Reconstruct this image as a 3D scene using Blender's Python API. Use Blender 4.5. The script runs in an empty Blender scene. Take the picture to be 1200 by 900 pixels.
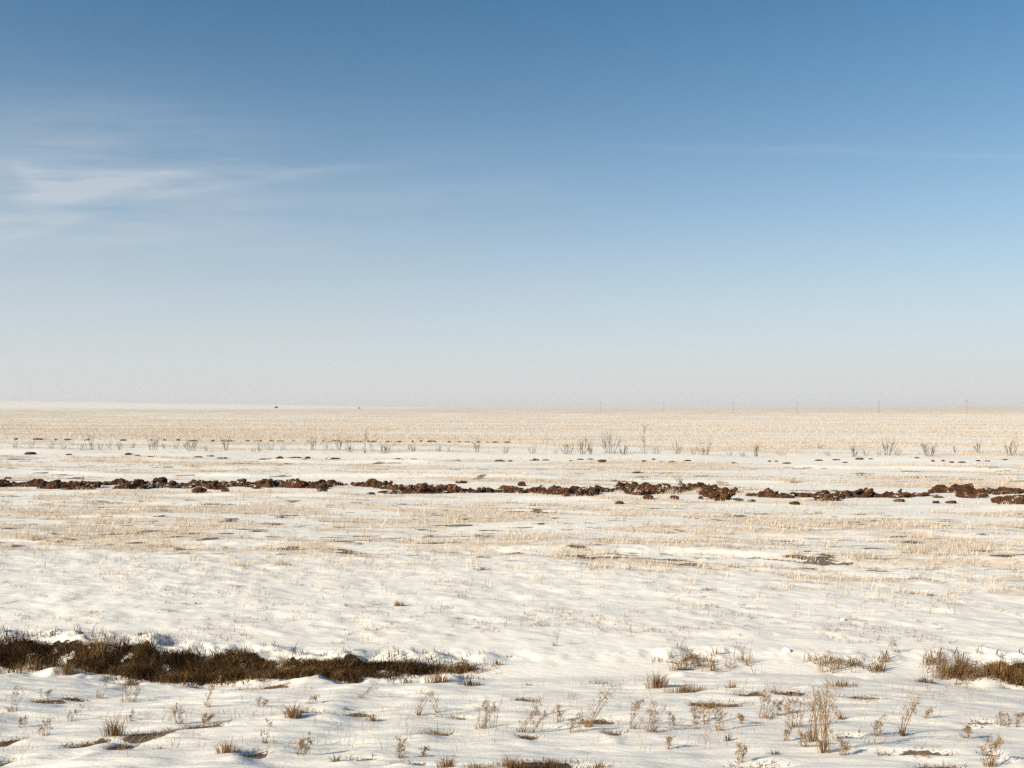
import bpy, bmesh, math, random
import numpy as np
from mathutils import Vector, Matrix, noise as mnoise

SC = bpy.context.scene
COL = SC.collection
R = np.random.default_rng(7)
random.seed(7)
PI = math.pi

# ------------------------------------------------------------------ camera
CAMH = 3.5
FPX = 1200 * 35.0 / 36.0
PITCH = math.atan(28.0 / FPX)          # horizon a little below the middle of the frame
cam_d = bpy.data.cameras.new('camera')
cam = bpy.data.objects.new('camera', cam_d)
COL.objects.link(cam)
cam_d.lens = 35.0
cam_d.sensor_width = 36.0
cam_d.clip_start = 0.1
cam_d.clip_end = 40000
cam.location = (0, 0, CAMH)
cam.rotation_euler = (PI / 2 + PITCH, 0, 0)
SC.camera = cam

# ------------------------------------------------------------------ noise
def _hash(ix, iy, seed):
    h = (ix.astype(np.int64) * 374761393 + iy.astype(np.int64) * 668265263 + seed * 974711) & 0xffffffff
    h = ((h ^ (h >> 13)) * 1274126177) & 0xffffffff
    h = (h ^ (h >> 16)) & 0xffffffff
    return h.astype(np.float64) / 4294967295.0

def vn(x, y, seed=0):
    x = np.asarray(x, float); y = np.asarray(y, float)
    ix = np.floor(x); iy = np.floor(y)
    fx = x - ix; fy = y - iy
    fx = fx * fx * (3 - 2 * fx); fy = fy * fy * (3 - 2 * fy)
    a = _hash(ix, iy, seed); b = _hash(ix + 1, iy, seed)
    c = _hash(ix, iy + 1, seed); d = _hash(ix + 1, iy + 1, seed)
    return (a * (1 - fx) + b * fx) * (1 - fy) + (c * (1 - fx) + d * fx) * fy

def fbm(x, y, seed=0, oct=3):
    s = 0; a = 0.5; t = 0
    for i in range(oct):
        s = s + a * vn(np.asarray(x) * 2 ** i + 13.7 * i, np.asarray(y) * 2 ** i - 7.3 * i, seed + i)
        t += a; a *= 0.5
    return s / t

def ss(a, b, x):
    t = np.clip((np.asarray(x, float) - a) / (b - a), 0, 1)
    return t * t * (3 - 2 * t)

def gauss(x, c, w):
    return np.exp(-((np.asarray(x, float) - c) / w) ** 2)

# ------------------------------------------------------------------ terrain
def bank_line(x):
    x = np.asarray(x, float)
    return 13.85 + 1.05 * ss(-2.2, -7.8, x) + 0.28 * (vn(x * 0.6, 0 * x, 31) - 0.5) + 0.22 * (vn(x * 2.1, 0 * x, 32) - 0.5)

def bank_bare(x):            # how much the bank face is blown free of snow, along the ditch
    x = np.asarray(x, float)
    left = (1 - ss(-0.5, -0.1, x)) * (1 - (0.25 + .75 * ss(.35, .6, vn(x * 2.3, 0 * x, 34))) * 0.62 * ss(-2.3, -1.2, x))
    right = ss(6.3, 7.0, x)
    n = vn(x * 1.3, 0 * x, 33)
    mid = 0.55 * ss(1.9, 2.3, x) * (1 - ss(2.9, 3.5, x)) + 0.25 * ss(4.0, 4.4, x) * (1 - ss(4.9, 5.4, x)) + 0.35 * ss(5.5, 5.9, x) * (1 - ss(6.2, 6.5, x))
    return np.clip(left * (0.75 + 0.5 * n) + right + mid * (0.4 + n), 0, 1)

SHADE_HOLLOWS = []                 # bare hollows and painted tuft shade in the near snow: x, y, half width, half depth, strength
def tline(x, y):
    return np.asarray(y, float) + 0.19 * np.asarray(x, float)

def terrain(x, y, fine=True):
    x = np.asarray(x, float); y = np.asarray(y, float)
    bl = bank_line(x)
    h = np.clip(0.30 - 0.002 * x, 0.2, 0.45) * (1 - .70 * ss(-5.0, -1.9, x) * (1 - .75 * ss(4.5, 6.6, x)))
    bare = bank_bare(x)
    w = 1.7 - 1.25 * bare
    s = y - bl
    low = 1 - ss(-w * 0.5, w * 0.5, s)
    z = -h * low
    z = z + 0.185 * np.clip(-s - 0.5, 0, 8.0)
    z = z + .30 * (fbm(x * 2.3, y * 1.4, 42, 3) - .45) * gauss(s, -.62, .28) * bare
    z = z + 0.30 * (fbm(x * 2.6, y * 2.2, 41, 3) - 0.38) * gauss(s, 0.36, 0.34) * (0.35 + 0.65 * bare)
    near = 1 - ss(16, 60, y)
    # rolling snow
    z = z + 0.22 * (fbm(x / 9, y / 9, 51, 3) - 0.5) * (1 - ss(60, 200, y)) * (1 - .7 * gauss(tline(x, y), 39.5, 5)) * (0.3 + 0.7 * ss(0.5, 4, s))
    # foreground: drifts and pockets stretched along the track
    fg = 1 - ss(-1.4, -0.3, s)
    z = z + fg * (0.09 * (fbm(x * 0.8, y * 2.3, 61, 3) - 0.5) + 0.04 * (fbm(x * 2.6, y * 6, 62, 2) - 0.5))
    # middle: wind crust
    md = ss(0.4, 1.6, s)
    z = z + md * (1 - ss(22, 36, y)) * (0.09 * (fbm(x * 0.8 + y * .2, y * 0.9, 71, 4) - 0.5) + 0.045 * (fbm(x * 2.7, y * 3.4, 72, 2) - 0.5))
    # low ledges along the field at the edge of the grass strips
    t = tline(x, y) + 0.9 * (vn(x / 4.0, y * 0, 81) - 0.5)
    for c, a in ((24.6, .11), (29.5, .09), (34.0, .09), (49, .15), (62, .2)):
        z = z + a * (ss(c - 0.5, c + 0.2, t) - ss(c + 0.2, c + 3.5, t)) * vn(x / 3.0, 0 * x + c, 82)
    # snow pushed up beside the ploughed furrow
    z = z + 0.16 * gauss(t, 38.3, 0.9) * vn(x / 1.8, y / 2, 83)
    z = z + 0.35 * gauss(tline(x, y), 71, 3) * vn(x / 6, y / 6, 84)
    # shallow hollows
    for hx, hy, hw, hd, k in SHADE_HOLLOWS:
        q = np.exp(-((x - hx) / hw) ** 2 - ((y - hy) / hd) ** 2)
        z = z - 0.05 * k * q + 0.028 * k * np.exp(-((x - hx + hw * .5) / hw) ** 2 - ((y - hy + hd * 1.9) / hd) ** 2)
    # far rise on one side, faint one on the other
    f = np.clip((-180 - x) / 1100, 0, 1.9)
    z = z + 17.5 * ss(700, 2500, y) * f ** 1.1
    z = z + 16 * ss(3500, 7000, y) * ss(1500, 4200, x) * 1.2
    z = z + 1.2 * (fbm(x / 160, y / 160, 91, 2) - 0.5) * ss(130, 600, y)
    return z

cp, sp_ = math.cos(PITCH), math.sin(PITCH)
def P(px, py, zoff=0.0):
    """the ground point seen at a spot of the 1200 x 900 photograph"""
    u, v = (px - 600) / FPX, -(py - 450) / FPX
    d = np.array([u, cp - v * sp_, sp_ + v * cp])
    lo, hi = 4.0, 9000.0
    ys = np.geomspace(5, 6000, 900)
    k = ys / d[1]
    zz = CAMH + d[2] * k
    tt = terrain(d[0] * k, ys)
    idx = np.nonzero(zz < tt)[0]
    i = idx[0] if len(idx) else len(ys) - 1
    a, b = ys[max(i - 1, 0)], ys[i]
    for _ in range(24):
        m = (a + b) / 2; kk = m / d[1]
        if CAMH + d[2] * kk < terrain(d[0] * kk, m): b = m
        else: a = m
    kk = b / d[1]
    return np.array([d[0] * kk, b, float(terrain(d[0] * kk, b)) + zoff])

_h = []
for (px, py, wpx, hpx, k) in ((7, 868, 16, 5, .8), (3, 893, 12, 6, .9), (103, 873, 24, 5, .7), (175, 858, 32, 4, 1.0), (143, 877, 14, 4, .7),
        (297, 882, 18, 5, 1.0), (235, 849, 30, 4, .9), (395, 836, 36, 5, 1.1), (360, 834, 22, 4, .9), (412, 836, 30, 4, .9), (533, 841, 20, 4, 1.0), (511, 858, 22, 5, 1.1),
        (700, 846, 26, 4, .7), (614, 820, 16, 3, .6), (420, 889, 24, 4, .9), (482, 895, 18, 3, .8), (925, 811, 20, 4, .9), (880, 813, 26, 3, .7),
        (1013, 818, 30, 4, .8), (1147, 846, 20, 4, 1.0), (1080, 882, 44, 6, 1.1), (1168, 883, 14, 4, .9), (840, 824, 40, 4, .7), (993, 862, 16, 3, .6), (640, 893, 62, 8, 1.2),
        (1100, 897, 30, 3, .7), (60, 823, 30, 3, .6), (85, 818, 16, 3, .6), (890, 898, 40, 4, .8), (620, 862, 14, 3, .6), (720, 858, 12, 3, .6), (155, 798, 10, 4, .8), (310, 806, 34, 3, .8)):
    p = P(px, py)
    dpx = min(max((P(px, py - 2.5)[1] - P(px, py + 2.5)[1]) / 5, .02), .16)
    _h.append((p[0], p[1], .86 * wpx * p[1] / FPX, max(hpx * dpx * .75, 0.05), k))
SHADE_HOLLOWS.extend(_h)

# ------------------------------------------------------------------ masks shared by the ground and the grass
def grass_mask(x, y):
    x = np.asarray(x, float); y = np.asarray(y, float)
    t = tline(x, y) + 1.6 * (vn(x / 7, y / 7, 101) - 0.5)
    g = 0 * x
    band = .5 * fbm(x / 5.0, t / 1.15, 102, 3) + .5 * fbm(x / 2.6, t / .42, 110, 3)
    pat = fbm(x / 2.2, y / 3.0, 103, 3)
    g = g + ss(19.5, 23, t) * (1 - ss(37.5, 39.5, t)) * ss(0.43, 0.60, 0.74 * band + 0.26 * pat) * 0.95
    g = g + 0.8 * gauss(t, 24.2, 0.55) * ss(0.35, 0.6, vn(x / 1.7, t / 3, 104))
    g = g + ss(40.5, 43, t) * (1 - ss(63, 69, t)) * ss(0.41, 0.61, .5 * fbm(x / 9, t / 3.2, 105, 3) + .5 * fbm(x / 4, t / 1.0, 118, 3)) * 0.85
    g = g + 0.85 * ss(72, 80, t) * ss(0.35, 0.65, fbm(x / 8, t / 3, 106, 3)) * (1 - ss(96, 102, t))
    g = g + .16 * ss(17, 23, t) * (1 - ss(64, 70, t)) * (.4 + 1.2 * pat)
    far = ss(92, 104, t + 5 * (vn(x / 7, y / 7, 119) - .5))
    g = g + far * np.clip(0.62 + 1.3 * (fbm(x / 45, t / 7, 107, 4) - 0.5) + .5 * (fbm(x / 12, t / 3.5, 109, 2) - .5), .12, 1) 
    g = np.clip(g + .35 * ss(450, 900, y), 0, 1)
    hillsnow = ss(900, 2000, y) * np.clip((-120 - x) / 500, 0, 1)
    g = g * (1 - 0.75 * hillsnow)
    return np.clip(g, 0, 1)

def bare_shade_mask(x, y):
    """bare earth and painted shade in hollows and along the strips"""
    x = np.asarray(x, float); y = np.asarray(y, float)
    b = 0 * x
    for hx, hy, hw, hd, k in SHADE_HOLLOWS:
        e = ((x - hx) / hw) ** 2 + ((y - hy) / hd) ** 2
        b = np.maximum(b, min(k + .2, 1) * (1 - ss(0.35, 1.25, e + 0.9 * (vn(x * 9, y * 9, 111) - 0.5))))  # soil patches, some painting the shadow beside a tuft
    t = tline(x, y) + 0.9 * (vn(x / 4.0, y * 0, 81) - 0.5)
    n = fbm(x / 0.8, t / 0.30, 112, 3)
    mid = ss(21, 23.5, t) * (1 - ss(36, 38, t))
    b = b + mid * ss(0.66, 0.74, n) * 0.75  # dashes of soil and painted shade at the grass edges
    b = b + 0.6 * gauss(t, 23.9, 0.10) * ss(0.55, 0.65, vn(x / 0.9, 0 * x, 113))  # thin dark line painting the shade below the near grass strip
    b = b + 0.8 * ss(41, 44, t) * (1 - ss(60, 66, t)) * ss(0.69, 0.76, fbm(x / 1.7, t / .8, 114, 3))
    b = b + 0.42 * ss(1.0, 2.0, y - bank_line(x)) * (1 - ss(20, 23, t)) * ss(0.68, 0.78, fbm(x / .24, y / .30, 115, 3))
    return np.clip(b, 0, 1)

def bank_mask(x, y):
    s = np.asarray(y, float) - bank_line(x)
    bare = bank_bare(x)
    e = 0.13 * (vn(np.asarray(x) * 4, np.asarray(y) * 4, 121) - 0.5) + .12 * (vn(np.asarray(x) * 11, np.asarray(y) * 11, 122) - 0.5)
    lo = .3 * (fbm(np.asarray(x) * 1.7, 0 * np.asarray(x), 123, 3) - .5)
    return bare * ss(-0.42, -0.24, s + e + lo) * (1 - ss(0.06, 0.22, s + e)) * (1 - bank_snow(x, s))

def bank_snow(x, s):
    return np.maximum(ss(.60, .68, fbm(np.asarray(x) * 4.6, np.asarray(s) * 8, 124, 2)), ss(.40, .56, fbm(np.asarray(x) * 3.4, np.asarray(s) * 6, 125, 2)) * ss(-2.4, -1.3, x) * (1 - ss(5.2, 6.2, x)))

# ------------------------------------------------------------------ materials
def new_mat(name):
    m = bpy.data.materials.new(name); m.use_nodes = True
    nt = m.node_tree; nt.nodes.clear()
    out = nt.nodes.new('ShaderNodeOutputMaterial')
    return m, nt, out

def N(nt, typ, **kw):
    n = nt.nodes.new(typ)
    for k, v in kw.items():
        if k in n.inputs and not hasattr(n, k): n.inputs[k].default_value = v
        else: setattr(n, k, v)
    return n

def setin(n, **kw):
    for k, v in kw.items(): n.inputs[k.replace('_', ' ')].default_value = v

def mixc(nt, fac, a, b):
    n = nt.nodes.new('ShaderNodeMix'); n.data_type = 'RGBA'
    for sock, v in ((n.inputs[0], fac), (n.inputs[6], a), (n.inputs[7], b)):
        if hasattr(v, 'is_output') or isinstance(v, bpy.types.NodeSocket): nt.links.new(v, sock)
        else: sock.default_value = v if not isinstance(v, tuple) else (*v, 1)
    return n.outputs[2]

def mth(nt, op, a, b=None, c=None, clamp=False):
    n = nt.nodes.new('ShaderNodeMath'); n.operation = op; n.use_clamp = clamp
    for i, v in enumerate((a, b, c)):
        if v is None: continue
        if isinstance(v, bpy.types.NodeSocket): nt.links.new(v, n.inputs[i])
        else: n.inputs[i].default_value = v
    return n.outputs[0]

def rng(nt, v, a, b, c=0.0, d=1.0):
    n = nt.nodes.new('ShaderNodeMapRange'); n.interpolation_type = 'SMOOTHSTEP'
    nt.links.new(v, n.inputs[0])
    for i, q in enumerate((a, b, c, d)): n.inputs[i + 1].default_value = q
    return n.outputs[0]

def noise_tex(nt, vec, scale, detail=3, rough=0.55):
    n = nt.nodes.new('ShaderNodeTexNoise')
    n.inputs['Scale'].default_value = scale; n.inputs['Detail'].default_value = detail; n.inputs['Roughness'].default_value = rough
    nt.links.new(vec, n.inputs['Vector'])
    return n.outputs['Fac']

def mapping(nt, vec, scale=(1, 1, 1), rot=(0, 0, 0)):
    n = nt.nodes.new('ShaderNodeMapping')
    n.inputs['Scale'].default_value = scale; n.inputs['Rotation'].default_value = rot
    nt.links.new(vec, n.inputs['Vector'])
    return n.outputs[0]

SNOW_A, SNOW_B = (0.86, 0.825, 0.755), (0.81, 0.775, 0.71)
STRAW_A, STRAW_B = (0.72, 0.60, 0.475), (0.58, 0.47, 0.36)

def ground_material():
    m, nt, out = new_mat('snowy_steppe')
    geo = nt.nodes.new('ShaderNodeNewGeometry')
    pos = geo.outputs['Position']
    at = {}
    for k in ('grass', 'bare', 'bank'):
        a = nt.nodes.new('ShaderNodeAttribute'); a.attribute_name = k; at[k] = a.outputs['Fac']
    rot = mapping(nt, pos, (1, 1, 1), (0, 0, math.atan(0.19)))
    n1 = noise_tex(nt, mapping(nt, rot, (.35, 1.0, 1)), 1.6, 4)
    n2 = noise_tex(nt, mapping(nt, rot, (.5, 1.2, 1)), 9.0, 4, .62)
    n3 = noise_tex(nt, mapping(nt, rot, (.8, 1.3, 1)), 38.0, 3, .6)
    snow = mixc(nt, rng(nt, n1, .35, .65), SNOW_A, SNOW_B)
    straw = mixc(nt, rng(nt, n2, .35, .65), STRAW_A, STRAW_B)
    # straw litter breaking through where grass grows
    gm = mth(nt, 'MULTIPLY', at['grass'], mth(nt, 'ADD', mth(nt, 'MULTIPLY', n2, 0.9), mth(nt, 'MULTIPLY', n1, 0.5)), clamp=True)
    gm = mth(nt, 'MULTIPLY', rng(nt, gm, .16, .72), 0.78)
    c = mixc(nt, gm, snow, straw)
    # thin fleck of dead leaves everywhere
    fl = mth(nt, 'MULTIPLY', rng(nt, n3, .66, .74), rng(nt, n1, .42, .62, 0, .65))
    c = mixc(nt, fl, c, (0.34, 0.26, 0.18))
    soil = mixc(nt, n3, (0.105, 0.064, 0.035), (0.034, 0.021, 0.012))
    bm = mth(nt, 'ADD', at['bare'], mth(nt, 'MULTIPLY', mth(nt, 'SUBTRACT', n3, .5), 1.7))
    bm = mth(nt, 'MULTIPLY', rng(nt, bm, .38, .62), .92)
    c = mixc(nt, bm, c, soil)  # soil colour serves bare earth and the painted shade alike
    bk = rng(nt, mth(nt, 'ADD', at['bank'], mth(nt, 'MULTIPLY', mth(nt, 'SUBTRACT', n2, .5), 1.1)), .35, .6)
    c = mixc(nt, bk, c, (0.026, 0.016, 0.009))
    p = nt.nodes.new('ShaderNodeBsdfPrincipled')
    nt.links.new(c, p.inputs['Base Color'])
    setin(p, Roughness=0.75); p.inputs['Specular IOR Level'].default_value = 0.25
    sp = nt.nodes.new('ShaderNodeSeparateXYZ'); nt.links.new(pos, sp.inputs[0])
    flat = rng(nt, sp.outputs[1], 30, 160, 1, .04)
    b1 = nt.nodes.new('ShaderNodeBump'); nt.links.new(mth(nt, 'MULTIPLY', flat, .3), b1.inputs['Strength']); b1.inputs['Distance'].default_value = 0.05
    nt.links.new(n2, b1.inputs['Height'])
    b2 = nt.nodes.new('ShaderNodeBump'); nt.links.new(mth(nt, 'MULTIPLY', flat, .25), b2.inputs['Strength']); b2.inputs['Distance'].default_value = 0.012
    nt.links.new(n3, b2.inputs['Height']); nt.links.new(b1.outputs[0], b2.inputs['Normal'])
    nt.links.new(b2.outputs[0], p.inputs['Normal'])
    nt.links.new(p.outputs[0], out.inputs[0])
    return m

def grass_material(name, ca, cb, trans=0.25):
    m, nt, out = new_mat(name)
    a = nt.nodes.new('ShaderNodeAttribute'); a.attribute_name = 'tint'
    c = mixc(nt, a.outputs['Fac'], ca, cb)
    d = nt.nodes.new('ShaderNodeBsdfDiffuse'); nt.links.new(c, d.inputs[0])
    t = nt.nodes.new('ShaderNodeBsdfTranslucent'); nt.links.new(c, t.inputs[0])
    mx = nt.nodes.new('ShaderNodeMixShader'); mx.inputs[0].default_value = trans
    nt.links.new(d.outputs[0], mx.inputs[1]); nt.links.new(t.outputs[0], mx.inputs[2])
    nt.links.new(mx.outputs[0], out.inputs[0])
    return m

def soil_material():
    m, nt, out = new_mat('turned_soil')
    geo = nt.nodes.new('ShaderNodeNewGeometry'); pos = geo.outputs['Position']
    n1 = noise_tex(nt, pos, 1.5, 5); n2 = noise_tex(nt, pos, 11, 5, .7)
    c = mixc(nt, rng(nt, n1, .35, .65), (0.14, 0.064, 0.030), (0.065, 0.033, 0.018))
    c = mixc(nt, rng(nt, n2, .42, .7), c, (0.03, 0.017, 0.011))
    sx = nt.nodes.new('ShaderNodeSeparateXYZ'); nt.links.new(geo.outputs['Normal'], sx.inputs[0])
    sn = mth(nt, 'MULTIPLY', rng(nt, sx.outputs[2], .62, .9), rng(nt, noise_tex(nt, pos, 2.3, 3), .57, .63))
    c = mixc(nt, sn, c, SNOW_B)
    p = nt.nodes.new('ShaderNodeBsdfPrincipled'); nt.links.new(c, p.inputs['Base Color'])
    setin(p, Roughness=0.95); p.inputs['Specular IOR Level'].default_value = 0.1
    b = nt.nodes.new('ShaderNodeBump'); b.inputs['Strength'].default_value = .9; b.inputs['Distance'].default_value = .06
    nt.links.new(n2, b.inputs['Height']); nt.links.new(b.outputs[0], p.inputs['Normal'])
    nt.links.new(p.outputs[0], out.inputs[0])
    return m

def plain_material(name, ca, cb, scale=8, rough=.8):
    m, nt, out = new_mat(name)
    tc = nt.nodes.new('ShaderNodeTexCoord')
    c = mixc(nt, rng(nt, noise_tex(nt, tc.outputs['Object'], scale, 4), .35, .65), ca, cb)
    p = nt.nodes.new('ShaderNodeBsdfPrincipled'); nt.links.new(c, p.inputs['Base Color']); setin(p, Roughness=rough)
    nt.links.new(p.outputs[0], out.inputs[0])
    return m

M_GROUND = ground_material()
M_SOIL = soil_material()
M_STRAW = grass_material('straw_grass', (0.76, 0.645, 0.51), (0.50, 0.40, 0.29))
M_STUB = grass_material('stubble', (0.76, 0.65, 0.53), (0.50, 0.395, 0.295))
M_DARK = grass_material('dark_dead_grass', (0.17, 0.102, 0.048), (0.038, 0.023, 0.013), .15)
M_TANG = grass_material('tan_dead_grass', (0.36, 0.225, 0.105), (0.19, 0.115, 0.055))
M_HOLLOW = grass_material('flattened_dead_grass', (0.27, 0.165, 0.08), (0.06, 0.036, 0.02), .15)
M_WEED = grass_material('dry_stalk', (0.42, 0.29, 0.17), (0.22, 0.14, 0.08), .1)
M_SEED = grass_material('dry_seed_head', (0.50, 0.36, 0.21), (0.27, 0.17, 0.09))
M_TWIG = plain_material('bare_twig', (0.16, 0.12, 0.09), (0.095, 0.072, 0.055), 3)
M_WOOD = plain_material('weathered_wood', (0.16, 0.13, 0.11), (0.10, 0.085, 0.07), 2)
M_PORC = plain_material('glazed_insulator', (0.5, 0.5, 0.48), (0.4, 0.4, 0.39), 2, .3)
M_SNOW = plain_material('packed_snow', SNOW_A, SNOW_B, 6)

# ------------------------------------------------------------------ object helpers
def mesh_obj(name, verts, faces, mat, parent=None, smooth=False, tint=None):
    me = bpy.data.meshes.new(name)
    me.from_pydata([tuple(v) for v in verts], [], [tuple(f) for f in faces])
    if tint is not None:
        a = me.attributes.new('tint', 'FLOAT', 'POINT'); a.data.foreach_set('value', np.asarray(tint, np.float32))
    me.materials.append(mat)
    if smooth: me.polygons.foreach_set('use_smooth', [True] * len(me.polygons))
    me.update()
    o = bpy.data.objects.new(name, me); COL.objects.link(o)
    if parent is not None: o.parent = parent
    return o

def np_mesh(name, V, loops, starts, totals, mat, attrs=None, smooth=False):
    me = bpy.data.meshes.new(name)
    me.vertices.add(len(V)); me.vertices.foreach_set('co', np.ascontiguousarray(V, np.float32).ravel())
    me.loops.add(len(loops)); me.loops.foreach_set('vertex_index', np.ascontiguousarray(loops, np.int32))
    me.polygons.add(len(starts)); me.polygons.foreach_set('loop_start', np.ascontiguousarray(starts, np.int32))
    if smooth: me.polygons.foreach_set('use_smooth', np.ones(len(starts), bool))
    for k, v in (attrs or {}).items():
        a = me.attributes.new(k, 'FLOAT', 'POINT'); a.data.foreach_set('value', np.ascontiguousarray(v, np.float32))
    me.materials.append(mat)
    me.update(calc_edges=True); me.validate()
    o = bpy.data.objects.new(name, me); COL.objects.link(o)
    return o

def tag(o, label, cat, group=None, kind=None):
    o['label'] = label; o['category'] = cat
    if group: o['group'] = group
    if kind: o['kind'] = kind
    return o

def empty(name, loc):
    o = bpy.data.objects.new(name, None); COL.objects.link(o); o.location = tuple(loc); o.empty_display_size = .2
    return o

def blades_np(B, H, W, lean_dir, lean, bend=0.6):
    """n blades, each a narrow bent strip of three joints. Returns V, loops, starts, totals, nverts per blade"""
    n = len(B)
    up = np.array([0, 0, 1.0])
    L = np.stack([np.cos(lean_dir), np.sin(lean_dir), 0 * lean_dir], 1)
    fa = R.uniform(0, 2 * PI, n)
    S = np.stack([np.cos(fa), np.sin(fa), 0 * fa], 1) * (W * 0.5)[:, None]
    mid = B + up * (H * 0.55)[:, None] + L * (H * lean * (1 - bend) * 0.55)[:, None]
    tip = B + up * (H * np.sqrt(np.clip(1 - (lean * .8) ** 2, .15, 1)))[:, None] + L * (H * lean)[:, None]
    V = np.stack([B - S, B + S, mid + S * .8, mid - S * .8, tip], 1).reshape(-1, 3)
    base = (np.arange(n) * 5)[:, None]
    quad = base + np.array([0, 1, 2, 3]); tri = base + np.array([3, 2, 4])
    loops = np.concatenate([quad, tri], 1).ravel()
    st = (np.arange(n) * 7)[:, None]
    starts = np.concatenate([st, st + 4], 1).ravel()
    totals = np.tile([4, 3], n)
    return V, loops, starts, totals

def blade_object(name, B, H, W, lean_dir, lean, mat, tint, bend=.6):
    V, l, s, t = blades_np(B, H, W, lean_dir, lean, bend)
    return np_mesh(name, V, l, s, t, mat, {'tint': np.repeat(tint, 5)})

# ------------------------------------------------------------------ the ground: one sheet to the horizon
def build_ground():
    ys = [-3000, -1200, -500, -200, -80, -40, -20, -10, -5, -2, 0, 1.5, 3, 4, 5]
    y = 5.6
    while y < 9000:
        ys.append(y)
        y += max(0.032, y * y / 3500 * 0.48) if y < 120 else max(y * y / 3500 * .5, y * 0.012) if y < 1200 else y * 0.05
    ys += [9000]
    ys = np.array(ys, float)
    u = np.linspace(-0.78, 0.78, 1000)
    ext = np.array([.82, .9, 1.0, 1.15, 1.4, 1.9, 3, 6, 14, 40])
    U = np.concatenate([-ext[::-1], u, ext])
    yy = np.clip(np.abs(ys), 5.0, 9000)
    q = np.clip((np.abs(U) - .78) / (40 - .78), 0, 1)
    X = np.sign(U)[None, :] * (np.minimum(np.abs(U), .78)[None, :] * yy[:, None] + q[None, :] * (9500 - .78 * yy[:, None]))
    Y = np.repeat(ys[:, None], len(U), 1)
    x, yv = X.ravel(), Y.ravel()
    z = terrain(x, yv)
    V = np.stack([x, yv, z], 1)
    nr, nc = X.shape
    idx = np.arange(nr * nc).reshape(nr, nc)
    q = np.stack([idx[:-1, :-1], idx[:-1, 1:], idx[1:, 1:], idx[1:, :-1]], -1).reshape(-1, 4)
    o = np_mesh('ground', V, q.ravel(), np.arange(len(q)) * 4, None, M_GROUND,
                {'grass': grass_mask(x, yv), 'bare': bare_shade_mask(x, yv), 'bank': bank_mask(x, yv)}, smooth=True)
    tag(o, 'flat snow covered steppe running out to the horizon', 'snowy ground', kind='structure')
    return o
build_ground()

# ------------------------------------------------------------------ grass masses nobody could count
def scatter(n, y0, y1, half=0.68, power=1.0):
    """points spread over the visible wedge; density falls with distance"""
    v = R.uniform(0, 1, n)
    if power == 1.0: y = y0 * (y1 / y0) ** v
    else:
        e = 2 - power
        y = (y0 ** e + v * (y1 ** e - y0 ** e)) ** (1 / e)
    x = R.uniform(-half, half, n) * y
    return x, y

def grass_on(name, x, y, nb, h0, h1, w, spread, mat, lean=(.1, .6), dens=None, winds=0.0, far_w=0.0):
    k = np.repeat(np.arange(len(x)), nb)
    tsize = R.uniform(.6, 1.15, len(x))[k]
    n = len(k)
    a = R.uniform(0, 2 * PI, n); r = spread * np.sqrt(R.uniform(0, 1, n)) * tsize
    bx, by = x[k] + r * np.cos(a), y[k] + r * np.sin(a)
    B = np.stack([bx, by, terrain(bx, by) - 0.02], 1)
    H = R.uniform(h0, h1, n) * tsize
    W = w * R.uniform(.6, 1.3, n) + far_w * by
    ld = np.where(R.uniform(0, 1, n) < winds, R.normal(0.3, .6, n), a)
    tint = np.clip(R.uniform(0, .75, len(x))[k] + R.normal(0, .18, n), 0, 1)
    return blade_object(name, B, H, W, ld, R.uniform(*lean, n), mat, tint)

# straw grass over the snow between the ditch and the shrubs
x, y = scatter(72000, 17, 105, .72, 1.2)
keep = R.uniform(0, 1, len(x)) < (0.04 + 0.5 * grass_mask(x, y) ** 1.35)
x, y = x[keep], y[keep]
o = grass_on('dry_grass', x, y, 10, .05, .21, .007, .17, M_STRAW, (.1, .75), winds=.5, far_w=.00016)
tag(o, 'straw coloured dry grass poking through the snow of the middle field', 'dry grass', kind='stuff')

# sparse sprigs on the white slope just beyond the ditch
x, y = scatter(15000, 14.8, 28, .72, 1.0)
cl = fbm(x / 1.1, y / 1.1, 141, 3)
keep = (R.uniform(0, 1, len(x)) < ss(.45, .7, cl) ** 1.5 * .9 + .03) & (y > bank_line(x) + .45)
x, y = x[keep], y[keep]
o = grass_on('dry_sprigs', x, y, 4, .03, .13, .006, .05, M_TANG, (.3, .95), winds=.35)
tag(o, 'scattered brown sprigs on the white snow just beyond the ditch', 'dry sprigs', kind='stuff')

# stubble field beyond the shrubs
x, y = scatter(190000, 90, 1100, .66, 1.7)
t = tline(x, y)
keep = (t > 93) & (R.uniform(0, 1, len(x)) < np.clip(grass_mask(x, y) * 1.1, 0, 1) ** 1.8 * (1 - .9 * ss(140, 1000, y)))
x, y = x[keep], y[keep]
o = grass_on('stubble', x, y, 5, .10, .36, .011, .22, M_STUB, (.05, .55), winds=.3, far_w=.00013)
tag(o, 'pale tan stubble covering the far field up to the horizon', 'stubble', kind='stuff')

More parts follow.
